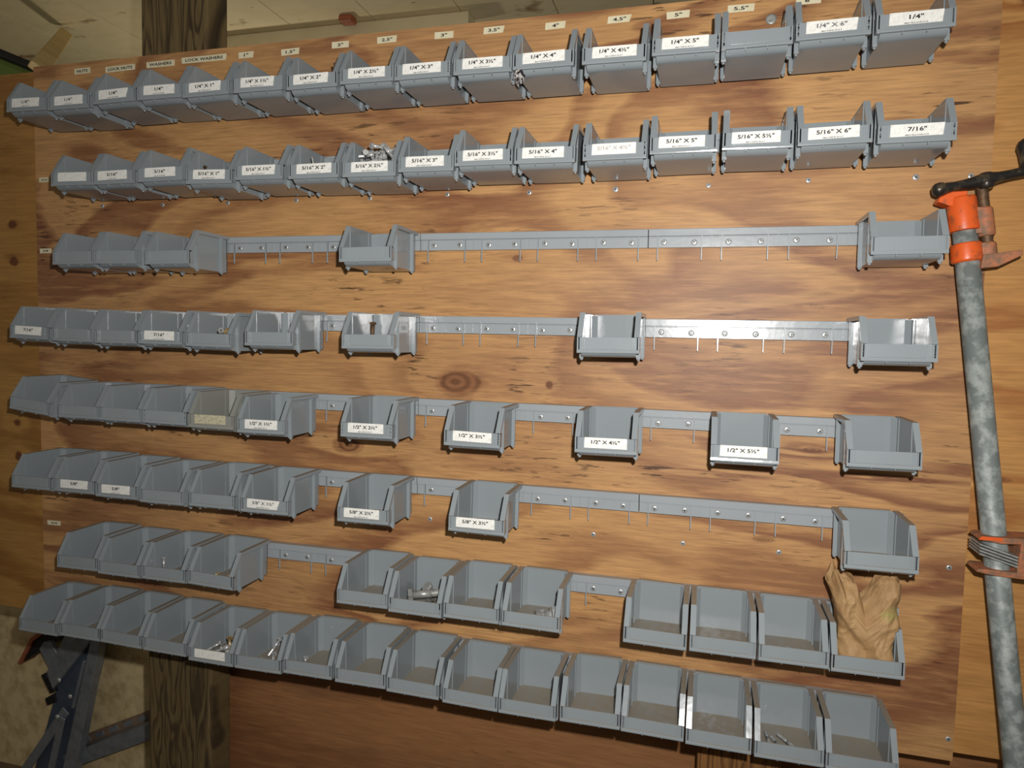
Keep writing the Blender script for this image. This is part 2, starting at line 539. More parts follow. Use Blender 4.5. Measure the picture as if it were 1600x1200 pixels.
# ------------------------------------------------------------------ the board that carries the bins
board = tag(empty('plywood_board', (0.88, 0.0, -1.322)), 'large orange plywood board carrying eight rows of grey bins', 'board')
BO = Vector(board.location)
me = MB().box(XL, XR, 0.0, 0.0135, ZB, ZT).mesh('panel', PLY_MAIN)
pn = link('panel', me, board, -BO)
pn['label'] = 'orange plywood sheet with knots'

# screws with a cross slot
sm = MB()
sm.lathe([(0.0046, 0.0), (0.0044, 0.0008), (0.0037, 0.0014), (0.0022, 0.0017), (0.0006, 0.0018)], 12, (0, -1, 0), (0, 0, 0))
for a in (0, 1):
    w, l = (0.0027, 0.0005) if a else (0.0005, 0.0027)
    sm.box(-w, w, -0.0020, -0.0012, -l, l, 1)
SCREW = sm.mesh('screw', [SCREW_STEEL, DARK])
for _v in SCREW.vertices:
    _v.co.x *= 1.2
    _v.co.z *= 1.2
for i, (x, z) in enumerate([(0.0984, -0.345), (0.2617, -0.3466), (0.4292, -0.3471), (0.595, -0.3465), (0.7629, -0.3475), (0.9289, -0.345), (1.0938, -0.3466), (1.2568, -0.346), (1.4206, -0.3446), (1.585, -0.3416), (1.7498, -0.3424), (1.8298, -0.3434),
                            (0.9031, -0.991), (1.2352, -0.9905), (1.4008, -0.9912), (1.5667, -0.9907), (1.8349, -0.9891), (1.850, -1.2844)]):
    s = link('screw', SCREW, board, Vector((x, 0.0002, z)) - BO, (0, i * 0.7, 0))
    if i not in (7, 10):
        s.scale = (0.85, 0.85, 0.85)
kd = link('screw', MB().lathe([(0.009, 0), (0.009, 0.0006), (0.006, 0.0012), (0.002, 0.0008)], 16, (0, -1, 0)).mesh('screw', STEEL_DULL), board, Vector((1.513, 0.0002, -0.0677)) - BO)
kd['label'] = 'round grey washer head'

# adhesive tape tags with column and row headings
TAGS = [('NUTS', 0.0491, -0.0436, 0.044, 0.030), ('LOCK NUTS', 0.1531, -0.0459, 0.080, 0.066), ('WASHERS', 0.2602, -0.0446, 0.073, 0.058), ('LOCK WASHERS', 0.3717, -0.0427, 0.112, 0.094),
        ('1"', 0.4758, -0.0432, 0.036, 0.011), ('1.5"', 0.5807, -0.0453, 0.042, 0.022), ('2"', 0.6947, -0.0409, 0.038, 0.013), ('2.5"', 0.7971, -0.0397, 0.042, 0.023), ('3"', 0.9169, -0.0417, 0.039, 0.013),
        ('3.5"', 1.0175, -0.0412, 0.042, 0.023), ('4"', 1.1362, -0.0438, 0.039, 0.013), ('4.5"', 1.254, -0.0434, 0.044, 0.024), ('5"', 1.3576, -0.0455, 0.040, 0.013), ('5.5"', 1.4631, -0.0448, 0.044, 0.024), ('6"', 1.572, -0.0425, 0.040, 0.013),
        ('5/16', -0.066, -0.2807, 0.030, 0.018), ('3/8', -0.066, -0.4437, 0.034, 0.016), ('3/4', -0.0571, -1.0875, 0.040, 0.018)]
for i, (t, x, z, w, tw) in enumerate(TAGS):
    h = 0.0125 if i < 15 else 0.011
    sk = random.uniform(-0.002, 0.002) + (0.003 if t in ('4.5"', '3.5"') else 0)
    me = MB().prism_y([(-w / 2, -h / 2), (w / 2 - abs(sk), -h / 2), (w / 2, h / 2), (-w / 2 + sk * 0.4, h / 2)], -0.0006, 0.0).mesh('tape_tag', TAPE)
    tg = link('tape_tag', me, board, Vector((x, -0.0001, z)) - BO, (0, random.uniform(-0.02, 0.02), 0))
    tg['label'] = 'cream tape tag reading ' + t.replace('"', ' inch')
    link('lettering', text_mesh(t, 0.0062 if i < 15 else 0.0045, tw, INK), tg, (0, -0.0009, 0))

# ================================================================== rails
RAIL_Z = {  # rail top = a + b * x
    1: (-0.1125, 0.0077), 2: (-0.2700, 0.0085), 3: (-0.4225, 0.0010), 4: (-0.5835, 0.0015), 5: (-0.7460, 0.0), 6: (-0.9070, 0.0025), 7: (-1.0750, 0.0065), 8: (-1.2260, 0.0)}
ORD = ['first', 'second', 'third', 'fourth', 'fifth', 'sixth', 'seventh', 'eighth']
ROWNAME = {1: 'top row', 2: 'second row', 3: 'third row', 4: 'fourth row', 5: 'fifth row', 6: 'sixth row', 7: 'seventh row', 8: 'bottom row'}
BINS = {
    1: [(1, 0.0501, -0.1754, -1.6), (2, 0.1599, -0.1779, -0.9), (3, 0.274, -0.1726, 1.2), (4, 0.3811, -0.1722, -0.4), (5, 0.4882, -0.1738, 1.3), (6, 0.602, -0.1732, 0.0), (7, 0.7155, -0.1753, 0.9), (8, 0.8246, -0.173, -0.2), (9, 0.932, -0.1734, 0.1), (10, 1.0415, -0.1731, -1.0), (11, 1.1477, -0.172, 0.3), (12, 1.2656, -0.1728, -1.2), (13, 1.3778, -0.1679, -0.3), (14, 1.4844, -0.1664, 0.7), (15, 1.5923, -0.1622, 1.6), (16, 1.7026, -0.1609, 1.8)],
    2: [(2, 0.1638, -0.3312, -0.5), (3, 0.269, -0.3316, 0.1), (4, 0.3813, -0.33, 0.6), (5, 0.4936, -0.3388, -2.0), (6, 0.604, -0.3349, -1.4), (7, 0.7196, -0.3368, -0.3), (8, 0.8307, -0.3381, -1.0), (9, 0.9405, -0.3334, -1.0), (10, 1.0465, -0.3272, -0.7), (11, 1.1545, -0.328, -1.3), (12, 1.2711, -0.3274, 0.3), (13, 1.3801, -0.3216, 0.7), (14, 1.492, -0.3204, -1.1), (15, 1.6016, -0.3191, 1.6), (16, 1.713, -0.3214, 0.2)],
    3: [(2, 0.1643, -0.4908, 1.1), (3, 0.27, -0.4901, -0.3), (4, 0.3954, -0.4914, 1.8), (8, 0.8253, -0.4892, 1.5), (16, 1.7129, -0.4841, 1.5)],
    4: [(1, 0.0448, -0.6468, -2.8), (2, 0.1583, -0.6496, -1.1), (3, 0.2696, -0.6509, 0.7), (4, 0.3783, -0.6502, 0.1), (5, 0.4908, -0.6524, -1.3), (6, 0.6247, -0.6472, 0.7), (8, 0.832, -0.6474, 1.5), (12, 1.2706, -0.6434, 1.6), (16, 1.7064, -0.6438, 0.8)],
    5: [(1, 0.0377, -0.8026, -7.3), (2, 0.1714, -0.8094, 0.5), (3, 0.2774, -0.8098, 0.1), (4, 0.3857, -0.8098, -0.6), (5, 0.4956, -0.8127, -0.2), (6, 0.6084, -0.8163, 1.3), (8, 0.8311, -0.8111, 0.7), (10, 1.036, -0.8148, -0.1), (12, 1.2723, -0.8118, 1.4), (14, 1.4938, -0.8116, 0.5), (16, 1.6944, -0.8063, 1.5)],
    6: [(1, 0.04, -0.9686, 0.3), (2, 0.156, -0.9676, 0.8), (3, 0.2658, -0.9701, 0.3), (4, 0.3774, -0.9727, 0.9), (5, 0.4954, -0.9704, 0.7), (6, 0.6154, -0.9714, 1.0), (8, 0.8248, -0.9709, 1.3), (10, 1.0462, -0.9688, -0.9), (16, 1.6983, -0.9651, 1.1)],
    7: [(2, 0.1599, -1.1316, 1.6), (3, 0.2677, -1.134, 0.2), (4, 0.3804, -1.1319, 1.4), (5, 0.4922, -1.1314, -3.1), (8, 0.8257, -1.1285, 1.1), (9, 0.9317, -1.1321, 0.1), (10, 1.0405, -1.1288, 0.3), (11, 1.1498, -1.1294, -0.6), (13, 1.3638, -1.1304, -1.3), (14, 1.4716, -1.1298, 0.0), (15, 1.5795, -1.13, 0.6), (16, 1.6883, -1.1313, 1.1)],
    8: [(1, 0.0514, -1.2856, -0.1), (2, 0.1634, -1.2817, 0.0), (3, 0.2711, -1.282, -1.8), (4, 0.3808, -1.2835, -0.7), (5, 0.4926, -1.2887, 0.6), (6, 0.6008, -1.2877, 2.2), (7, 0.7115, -1.2818, 1.4), (8, 0.8226, -1.2824, 1.4), (9, 0.9301, -1.2851, -0.8), (10, 1.0406, -1.2886, -2.0), (11, 1.148, -1.2893, 1.0), (12, 1.2589, -1.2855, 1.5), (13, 1.365, -1.2862, -1.0), (14, 1.4724, -1.2892, -0.2), (15, 1.5806, -1.2908, 1.0), (16, 1.6886, -1.2915, 0.5)]}
P = 0.110
RAIL_PROF = [(0.0, 0.0), (-0.0150, 0.0), (-0.016, -0.001), (-0.016, -0.0125), (-0.0125, -0.0135), (-0.0125, -0.0145), (-0.0135, -0.0152), (-0.0135, -0.033), (0.0, -0.033)]
PRONG = MB().box(-0.0009, 0.0009, -0.0172, -0.0150, -0.056, -0.010).box(-0.0009, 0.0009, -0.0165, -0.0136, -0.034, -0.012).mesh('prong', GREY_RAIL)
TICK = MB().box(-0.0006, 0.0006, -0.0150, -0.0130, -0.032, -0.012).mesh('divider_rib', GREY_RAIL)
for row in range(1, 9):
    a, b = RAIL_Z[row]
    cols = {c[0] for c in BINS[row]}
    for seg in range(4):
        k0, k1 = seg * 4, seg * 4 + 4
        if seg == 0 and 1 not in cols:
            k0 = 1
        x0, x1 = k0 * P + 0.0008, k1 * P - 0.0008
        if row == 7 and seg == 0:
            x0 -= 0.012
        if row == 8 and seg == 3:
            x1 = 1.735
        xm = (x0 + x1) / 2
        rl = empty('hanging_rail', (xm, 0.0, a + b * xm), (0, -math.atan(b), 0))
        tag(rl, 'grey plastic hanging rail behind the bins of the %s, %s from the left' % (ROWNAME[row], ORD[seg]), 'rail', 'hanging rails on the plywood board')
        link('rail_bar', MB().prism_x(RAIL_PROF, x0 - xm, x1 - xm).mesh('rail_bar', GREY_RAIL), rl)
        for k in range(k0, k1):
            left_taken, right_taken = (k + 1) in cols, (k + 1) in cols
            xs = k * P - xm
            if row == 7 and k == 1:
                link('screw', SCREW, rl, (xs + 0.016, -0.0136, -0.022))
            if not left_taken:
                for dx in (0.017, P - 0.017):
                    link('prong', PRONG, rl, (xs + dx, 0, 0))
                for dx in (0.029, P - 0.029):
                    link('screw', SCREW, rl, (xs + dx + random.uniform(-.001, .001), -0.0134, -0.0235 + random.uniform(-.001, .001)), (0, random.uniform(0, 3), 0))
            if not left_taken or k not in cols:
                if k > k0:
                    link('divider_rib', TICK, rl, (xs, 0, 0))

# ================================================================== bins
W2 = 0.0520      # half outer width
WI = 0.0455      # outer face of the side wall
H = 0.074
DB = 0.122       # depth back to lip
YP = -0.096      # front post
TH = 0.002
LIP0, LIP1 = 0.007, 0.033


def arc_bottom(t):
    pts = [(-0.006, 0.0 + t)]
    cy, cz, r = -0.1035, 0.0168, 0.0168
    for k in range(7):
        ang = math.radians(270 - 80 * k / 6)
        pts.append((cy + (r - t) * math.cos(ang), cz + (r - t) * math.sin(ang)))
    return pts


def bin_shell(mat):
    m = MB()
    ob = arc_bottom(0.0)
    ib = arc_bottom(TH)
    prof = [(0, 0)] + ob[1:] + [(-DB + 0.001, 0.016), (-DB + 0.001, LIP1), (YP, H), (0, H)]
    for s in (-1, 1):
        m.prism_x(prof, s * WI, s * (WI - TH))
    # floor with its rounded front
    n = len(ob)
    ob2 = [(0, 0)] + ob[1:]
    ib2 = [(0, TH)] + ib[1:]
    pr = ob2 + ib2[::-1]
    vs = [(-WI + TH, y, z) for y, z in pr] + [(WI - TH, y, z) for y, z in pr]
    k = len(pr)
    fs = []
    for i in range(len(ob2) - 1):
        fs.append((i, i + 1, i + 1 + k, i + k))
        j = k - 1 - i
        fs.append((j, j - 1, j - 1 + k, j + k))
    m.add(vs, fs, 0, True)
    m.box(-WI, WI, -TH, 0, 0.0, H)
    # shallow mould lines on the rounded front, inner corner chamfers and wall ridges
    for s in (-1, 1):
        m.prism_y([(s * 0.0158, 0.004), (s * 0.0168, 0.004), (s * 0.0168, 0.012), (s * 0.0158, 0.012)], -DB + 0.0008, -DB + 0.008)
        xi = s * (WI - TH)
        m.add([(xi, -0.010, TH), (xi - s * 0.008, -TH, TH), (xi, -0.010, H - 0.001), (xi - s * 0.008, -TH, H - 0.001)], [(0, 1, 3, 2)])
        for y in (YP - 0.001, -0.0225):
            z1 = H - 0.001
            m.box(min(xi, xi - s * 0.0012), max(xi, xi - s * 0.0012), y - 0.0008, y + 0.0008, TH, z1)
    return m.mesh('shell', mat)


def bin_rim(s, mat):
    """flange along the top edge and down the slanted front edge of one side"""
    m = MB()
    t = 0.0016
    x0, x1 = s * (WI - TH - 0.0005), s * W2
    path = [(0.0, H), (YP, H), (-DB + 0.0005, LIP1)]
    nrm = [(0, 1), None, None]
    d = Vector((path[2][0] - path[1][0], path[2][1] - path[1][1])).normalized()
    nn = Vector((d.y, -d.x))
    if nn.x > 0:
        nn = -nn
    top = [(0.0, H + t), (YP - 0.0008, H + t), (path[2][0] + nn.x * t, path[2][1] + nn.y * t)]
    prof = path + top[::-1]
    m.prism_x(prof, x0, x1)
    # turned-down outer skirt
    sk = 0.005
    low = [(0.0, H - sk), (YP + 0.002, H - sk), (path[2][0] - nn.x * sk, path[2][1] - nn.y * sk - 0.001)]
    m.prism_x(path + low[::-1], s * W2, s * (W2 - 0.0014))
    return m.mesh('rim', mat)


def bin_front(mat):
    m = MB()
    y = -DB
    m.box(-W2, W2, y, y + 0.0018, LIP0 + 0.001, LIP1)
    m.prism_x([(y + 0.0018, LIP0), (y - 0.0016, LIP0), (y - 0.0020, LIP0 + 0.002), (y - 0.0014, LIP0 + 0.0055), (y + 0.0018, LIP0 + 0.0062)], -W2, W2)
    for s in (-1, 1):
        for x, w in ((0.0508, 0.0012), (0.0465, 0.0009), (0.0430, 0.0007), (0.0398, 0.0006)):
            m.box(s * x - w, s * x + w, y - 0.0010, y + 0.0002, LIP0 + 0.005, LIP1)
        m.box(min(s * WI, s * W2), max(s * WI, s * W2), y, y + 0.012, LIP0 + 0.003, LIP1)
    m.box(-0.0395, 0.0395, y - 0.0006, y + 0.0002, LIP0 + 0.0068, LIP0 + 0.0076)
    return m.mesh('front_panel', mat)


def bin_post(s, y, mat):
    m = MB()
    x0, x1 = s * (WI - 0.0002), s * (W2 - 0.0002)
    xa, xb = min(x0, x1), max(x0, x1)
    m.box(xa, xb, y - 0.0024, y + 0.0024, -0.001, H - 0.001)
    # foot: a stepped stub
    m.box(s * 0.0482 - 0.0034, s * 0.0482 + 0.0034, y - 0.0030, y + 0.0030, -0.0028, 0.0005)
    m.lathe([(0.0026, 0), (0.0024, 0.0026), (0.0018, 0.0032)], 8, (0, 0, -1), (s * 0.0482, y, -0.0026), 0)
    return m.mesh('side_post', mat)


def bin_hanger(mat):
    m = MB()
    m.prism_x([(0, H - 0.001), (0.010, H - 0.0008), (0.010, H + 0.0006), (0, H + 0.0012)], -0.040, 0.040)
    return m.mesh('hanger', mat)


def bin_kit(mat):
    return [('shell', bin_shell(mat)), ('rim', bin_rim(-1, mat)), ('rim', bin_rim(1, mat)), ('front_panel', bin_front(mat)),
            ('side_post', bin_post(-1, YP, mat)), ('side_post', bin_post(1, YP, mat)), ('side_post', bin_post(-1, -0.0225, mat)), ('side_post', bin_post(1, -0.0225, mat)),
            ('hanger', bin_hanger(mat))]


KIT = bin_kit(GREY)
KIT_DUSTY = bin_kit(GREY_DUSTY)
LW, LH = 0.072, 0.0178


def label_mesh(mat, cut=0.0):
    h, w = LH / 2, LW / 2
    prof = [(-w, -h), (w - cut * 0.006, -h), (w, h * (1 - 0.05)), (w - 0.001, h), (-w + 0.0006, h)]
    return MB().prism_y(prof, -0.0005, 0.0).mesh('paper_label', mat)


LABEL_WHITE = [label_mesh(PAPER, c) for c in (0, 0.3, 1.0)]
LABEL_OLD = label_mesh(PAPER_OLD, 0)
MBT = 'MACHINE BOLT'
LABELS = {(1, 1): ('1/4"', 'HEX NUTS', 1), (1, 2): ('1/4"', 'LOCK NUTS', 1), (1, 3): ('1/4"', 'FLAT WASHER', 0), (1, 4): ('1/4"', 'LOCK WASHER', 0), (1, 5): ('1/4" X 1"', MBT, 0), (1, 6): ('1/4" X 1½"', MBT, 0),
          (1, 7): ('1/4" X 2"', MBT, 0), (1, 8): ('1/4" X 2½"', MBT, 0), (1, 9): ('1/4" X 3"', MBT, 0), (1, 10): ('1/4" X 3½"', MBT, 0), (1, 11): ('1/4" X 4"', MBT, 0), (1, 12): ('1/4" X 4½"', MBT, 0),
          (1, 13): ('1/4" X 5"', MBT, 0), (1, 15): ('1/4" X 6"', MBT, 1), (1, 16): ('1/4"', 'MISCELLANEOUS', 0),
          (2, 2): (None, None, 0), (2, 3): ('5/16"', 'LOCK NUTS', 0), (2, 4): ('5/16"', 'LOCK WASHER', 0), (2, 5): ('5/16" X 1"', MBT, 0), (2, 6): ('5/16" X 1½"', MBT, 0), (2, 7): ('5/16" X 2"', MBT, 0), (2, 8): ('5/16" X 2½"', MBT, 0),
          (2, 9): ('5/16" X 3"', MBT, 0), (2, 10): ('5/16" X 3½"', MBT, 0), (2, 11): ('5/16" X 4"', MBT, 0), (2, 12): ('5/16" X 4½"', None, 2), (2, 13): ('5/16" X 5"', MBT, 0), (2, 14): ('5/16" X 5½"', MBT, 0), (2, 15): ('5/16" X 6"', MBT, 0),
          (2, 16): ('7/16"', 'MISCELLANEOUS', 0), (4, 1): ('7/16"', None, 0), (4, 4): ('7/16"', 'LOCK WASHER', 0), (5, 5): (None, None, 3),
          (5, 6): ('1/2" X 1½"', MBT, 0), (5, 8): ('1/2" X 2½"', MBT, 0), (5, 10): ('1/2" X 3½"', None, 0), (5, 12): ('1/2" X 4½"', None, 0), (5, 14): ('1/2" X 5½"', None, 0),
          (6, 2): ('5/8"', None, 0), (6, 3): ('5/8"', 'LOCK NUTS', 0), (6, 6): ('5/8" X 1½"', MBT, 1), (6, 8): ('5/8" X 2½"', MBT, 0), (6, 10): ('5/8" X 3½"', None, 0), (8, 5): (None, None, 4)}
NTH = {1: 'first', 2: 'second', 3: 'third', 4: 'fourth', 5: 'fifth', 6: 'sixth', 7: 'seventh', 8: 'eighth', 9: 'ninth', 10: 'tenth', 11: 'eleventh', 12: 'twelfth', 13: 'thirteenth', 14: 'fourteenth', 15: 'fifteenth', 16: 'sixteenth'}
CONTENT_WORD = {(2, 7): 'with few bolts', (2, 8): 'with a bolt heap', (7, 9): 'holding thick bolts', (7, 11): 'holding a nut and a ring', (7, 16): 'holding a brown paper bag', (8, 5): 'with loose bolts and a faded label', (8, 6): 'with a few bolts', (8, 15): 'with three long bolts', (4, 8): 'with one bolt standing inside', (5, 1): 'hanging crooked'}
BINPOS = {}
for row, lst in BINS.items():
    for idx, (c, x, zl, tl) in enumerate(lst):
        rot_y = -math.radians(tl * (1.0 if abs(tl) > 5 else 0.45))
        if abs(tl) > 5:
            rot_y *= 0.8
        yaw = math.radians(random.uniform(-0.35, 0.35))
        loc = Vector((x, -0.018, zl - LIP0))
        root = empty('storage_bin', loc, (0, rot_y, yaw))
        BINPOS[(row, c)] = loc
        lab = LABELS.get((row, c))
        words = 'grey bin'
        if (row, c) == (5, 5):
            words = 'dusty brownish grey bin with a yellowed label'
        elif lab and lab[0]:
            words += ' labelled ' + lab[0].replace('"', '').replace('½', '.5').replace(' X ', ' by ')
        elif lab:
            words += ' with a blank worn label'
        n_from = NTH[idx + 1]
        if (row, c) in CONTENT_WORD and row > 2:
            words = ('grey bin ' + CONTENT_WORD[(row, c)]) if row > 2 else words + ' ' + CONTENT_WORD[(row, c)]
        tail = ', %s from left in the %s' % (n_from, ROWNAME[row])
        if idx == len(lst) - 1:
            tail = ', last on the right in the %s' % ROWNAME[row]
        tag(root, words + tail, 'bin', 'grey storage bins on the board')
        for nm, me in (KIT_DUSTY if (row, c) == (5, 5) else KIT):
            link(nm, me, root)
        if lab:
            t1, t2, wear = lab
            me = LABEL_OLD if wear == 3 else LABEL_WHITE[random.choice((0, 0, 1))] if (row, c) not in ((1, 3), (6, 6)) else LABEL_WHITE[2]
            pl = link('paper_label', me, root, (random.uniform(-0.003, 0.001), -DB - 0.0007, LIP1 - LH / 2 + 0.0004), (0, random.uniform(-0.015, 0.015), 0))
            pl['label'] = 'yellowed paper label' if wear == 3 else 'white paper label'
            ink = {0: INK_GREY, 1: INK_GREY, 2: INK_FADED, 3: INK_FADED, 4: INK_FADED}[wear]
            dx = 0.0
            if t1:
                ln = sum(0.6 if ch in '"/ ' else 1.0 for ch in t1)
                link('lettering', text_mesh(t1, 0.0066, 0.0060 * ln, INK if wear == 0 else ink), pl, (dx, -0.0007, 0.0015))
            if t2:
                link('lettering', text_mesh(t2, 0.0021, 0.0024 * len(t2), ink), pl, (dx, -0.0007, -0.0070))
            if wear == 3:
                link('lettering', text_mesh('1/2', 0.004, 0.010, INK_FADED), pl, (-0.024, -0.0007, 0.003))
        if (row, c) in ((5, 5),):
            pass


# ================================================================== bolts, nuts, washers
def bolt_parts(L, r, mat, head=True):
    out = []
    hr = r * 1.75
    m = MB()
    hexv = [(hr * math.cos(math.pi / 3 * k), hr * math.sin(math.pi / 3 * k)) for k in range(6)]
    hh = r * 1.2
    m.add([(x, y, 0) for x, y in hexv] + [(x, y, hh * .85) for x, y in hexv] + [(x * .86, y * .86, hh) for x, y in hexv],
          [tuple(range(5, -1, -1))] + [(i, (i + 1) % 6, (i + 1) % 6 + 6, i + 6) for i in range(6)] + [(i + 6, (i + 1) % 6 + 6, (i + 1) % 6 + 12, i + 12) for i in range(6)] + [tuple(range(12, 18))])
    out.append(('head', m.mesh('head', mat)))
    out.append(('shank', MB().lathe([(r, 0), (r, L * .55)], 10, (0, 0, -1)).mesh('shank', mat)))
    path = []
    n = 9
    for k in range(n):
        h0 = L * .55 + L * .45 * k / n
        path += [(r * .86, h0), (r * 1.0, h0 + L * .45 / n * .5)]
    path.append((r * .8, L))
    out.append(('thread', MB().lathe(path, 10, (0, 0, -1)).mesh('thread', mat)))
    return out


KITS = {}


def bolt(loc, dirv, L, r, mat, label, group=None, name='hex_bolt'):
    key = (L, r, mat.name)
    if key not in KITS:
        KITS[key] = bolt_parts(L, r, mat)
    q = Vector((0, 0, 1)).rotation_difference(Vector(dirv).normalized())
    o = empty(name, loc, q.to_euler())
    tag(o, label, 'bolt', group)
    for nm, me in KITS[key]:
        link(nm, me, o)
    return o


def hex_nut(loc, axis, r, h, mat, label, group=None):
    m = MB()
    vo = [(r * math.cos(math.pi / 3 * k), r * math.sin(math.pi / 3 * k)) for k in range(6)]
    seg = 18
    outer = []
    for k in range(seg):
        a = 2 * math.pi * k / seg
        t = (a % (math.pi / 3)) - math.pi / 6
        rr = r * math.cos(math.pi / 6) / math.cos(t)
        outer.append((rr * math.cos(a), rr * math.sin(a)))
    ri = r * 0.52
    inner = [(ri * math.cos(2 * math.pi * k / seg), ri * math.sin(2 * math.pi * k / seg)) for k in range(seg)]
    vs = [(x, y, 0) for x, y in outer] + [(x, y, h) for x, y in outer] + [(x, y, 0) for x, y in inner] + [(x, y, h) for x, y in inner]
    fs = []
    for i in range(seg):
        j = (i + 1) % seg
        fs += [(i, j, j + seg, i + seg), (i + 2 * seg, i + 3 * seg, j + 3 * seg, j + 2 * seg), (i + seg, j + seg, j + 3 * seg, i + 3 * seg), (i, i + 2 * seg, j + 2 * seg, j)]
    m.add(vs, fs)
    q = Vector((0, 0, 1)).rotation_difference(Vector(axis).normalized())
    return tag(link('hex_nut', m.mesh('hex_nut', mat), None, loc, q.to_euler()), label, 'nut', group)


def in_bin(row, c, x, y, z):
    return BINPOS[(row, c)] + Vector((x, y - 0.018, z))


# heap of bolts in the second row
rb = random.Random(11)
heap = []
for k in range(46):
    lvl = k / 46
    x = rb.uniform(-0.034, 0.034)
    y = rb.uniform(-0.085, -0.016)
    z = 0.016 + 0.054 * lvl + rb.uniform(-0.002, 0.002)
    d = Vector((rb.uniform(-1, 1), rb.uniform(-1, 0.6), rb.uniform(-0.15, 0.75)))
    L = 0.034
    d.normalize()
    ex = x - d.x * L
    ey = y - d.y * L
    x += max(0, -0.039 - ex) - max(0, ex - 0.039)
    y += max(0, -0.094 - ey) - max(0, ey + 0.008)
    ez = z - d.z * L
    if ez < 0.007:
        z += 0.007 - ez
    bolt(in_bin(2, 8, x, y, z), d, L, 0.0034, STEEL, 'shiny hex bolt in the heap inside the second row bin', 'bolts heaped in one second row bin')
bolt(in_bin(2, 7, -0.014, -0.074, 0.017), (0.15, 0.1, -1), 0.036, 0.0022, STEEL_DULL, 'thin bolt standing upright beside the left wall of its bin')
bolt(in_bin(2, 7, 0.024, -0.066, 0.044), (0.75, 0.2, 0.6), 0.034, 0.003, STEEL_DULL, 'short bolt tip over the lip, leftward of the shiny heap')
bolt(in_bin(2, 7, 0.034, -0.060, 0.050), (0.2, 0.3, 1), 0.040, 0.003, STEEL_DULL, 'dull bolt leaning up against the right bin wall, second row')
bolt(in_bin(2, 5, -0.021, -0.088, 0.043), (0.1, 0.1, 1), 0.038, 0.002, RUST, 'tiny dark bolt peeping over the lip, second row')
# fourth row
hex_nut(in_bin(4, 5, 0.012, -0.080, 0.038), (0.2, -1, 0.4), 0.006, 0.005, STEEL, 'small silver nut peeping over the lip, fourth row')
hex_nut(in_bin(4, 5, 0.026, -0.078, 0.036), (-0.3, -1, 0.7), 0.008, 0.006, BRASS, 'brownish nut beside a silver nut, fourth row')
bolt(in_bin(4, 8, -0.012, -0.060, 0.052), (0.05, 0.0, 1), 0.050, 0.004, RUST, 'dark rusty bolt standing in a bin of the fourth row')
# seventh row
hex_nut(in_bin(7, 2, 0.022, -0.050, 0.002), (0, 0, 1), 0.010, 0.004, RUST, 'small dark nut in the leftmost bin of the seventh row')
bolt(in_bin(7, 4, -0.030, -0.070, 0.040), (-0.1, 0.15, 1), 0.038, 0.0024, STEEL, 'slim silver bolt standing in a seventh row bin')
bolt(in_bin(7, 5, -0.028, -0.045, 0.012), (0.75, 0.5, 0.35), 0.022, 0.0022, BRASS, 'little coppery bolt leaning on the left wall of its bin')
for k, (x, y, z, d) in enumerate([(0.030, -0.058, 0.016, (0.7, 0.5, 0.5)), (0.034, -0.070, 0.010, (0.9, -0.2, 0.3)), (0.022, -0.078, 0.007, (0.5, 0.8, 0.1)), (0.036, -0.050, 0.024, (0.5, 0.2, 0.8))]):
    bolt(in_bin(7, 5, x - 0.003, y, z + 0.012), d, 0.020, 0.0028, BRASS, 'brassy short bolt in a small clump, seventh row', 'brassy bolts in the seventh row')
for k, (x, y, z, d, L, r, lb) in enumerate([(-0.022, -0.060, 0.026, (-1, -0.25, -0.12), 0.062, 0.0075, 'thick silver bolt lying across the top, seventh row'),
                                            (-0.004, -0.030, 0.030, (-0.35, -0.6, 0.75), 0.036, 0.0065, 'thick bolt with its round head up, seventh row'),
                                            (-0.008, -0.082, 0.010, (-1, -0.1, 0.05), 0.046, 0.0065, 'thick bolt lying lowest behind the lip, seventh row'),
                                            (0.030, -0.070, 0.012, (0.6, -0.7, 0.1), 0.050, 0.0060, 'thick bolt lying at the right wall, seventh row')]):
    bolt(in_bin(7, 9, x, y, z), d, L, r, STEEL_DULL, lb)
hex_nut(in_bin(7, 11, 0.008, -0.050, 0.002), (0, 0.05, 1), 0.0135, 0.018, STEEL_DULL, 'large galvanized hex nut lying flat, seventh row')
hex_nut(in_bin(7, 11, 0.036, -0.056, 0.018), (-1, -0.5, 0.1), 0.0155, 0.010, STEEL, 'large shiny nut standing on edge at the right wall, seventh row')
bolt(in_bin(7, 15, 0.002, -0.066, 0.010), (-0.7, -0.5, 0.1), 0.024, 0.006, STEEL_DULL, 'short thick bolt with its head left, beside the paper bag bin')
hex_nut(in_bin(7, 15, 0.022, -0.078, 0.002), (0.1, 0, 1), 0.011, 0.009, STEEL, 'silver nut on the dusty floor beside the paper bag bin')
# bottom row
hex_nut(in_bin(8, 1, -0.034, -0.080, 0.012), (1, -0.3, 0.1), 0.003, 0.003, STEEL, 'tiny bright nut in the far left bin, bottom row')
hex_nut(in_bin(8, 1, -0.010, -0.082, 0.010), (0.3, -0.5, 0.8), 0.0055, 0.004, BRASS, 'small brassy nut in the far left bin, bottom row')
for k, (x, y, z, d, mt) in enumerate([(-0.010, -0.060, 0.014, (0.75, 0.5, 0.45), STEEL), (0.004, -0.070, 0.010, (-0.6, -0.4, -0.2), STEEL), (0.006, -0.050, 0.022, (-0.5, 0.6, 0.4), BRASS), (0.016, -0.066, 0.012, (0.9, 0.2, 0.35), STEEL), (0.022, -0.078, 0.008, (0.7, -0.5, 0.2), STEEL), (0.010, -0.040, 0.018, (-0.8, 0.3, 0.3), BRASS)]):
    bolt(in_bin(8, 5, x - 0.004, y, z + 0.014), d, 0.030, 0.0030, mt, 'small bolt in the loose clump behind the faded label, bottom row', 'bolts in the fifth bin of the bottom row')
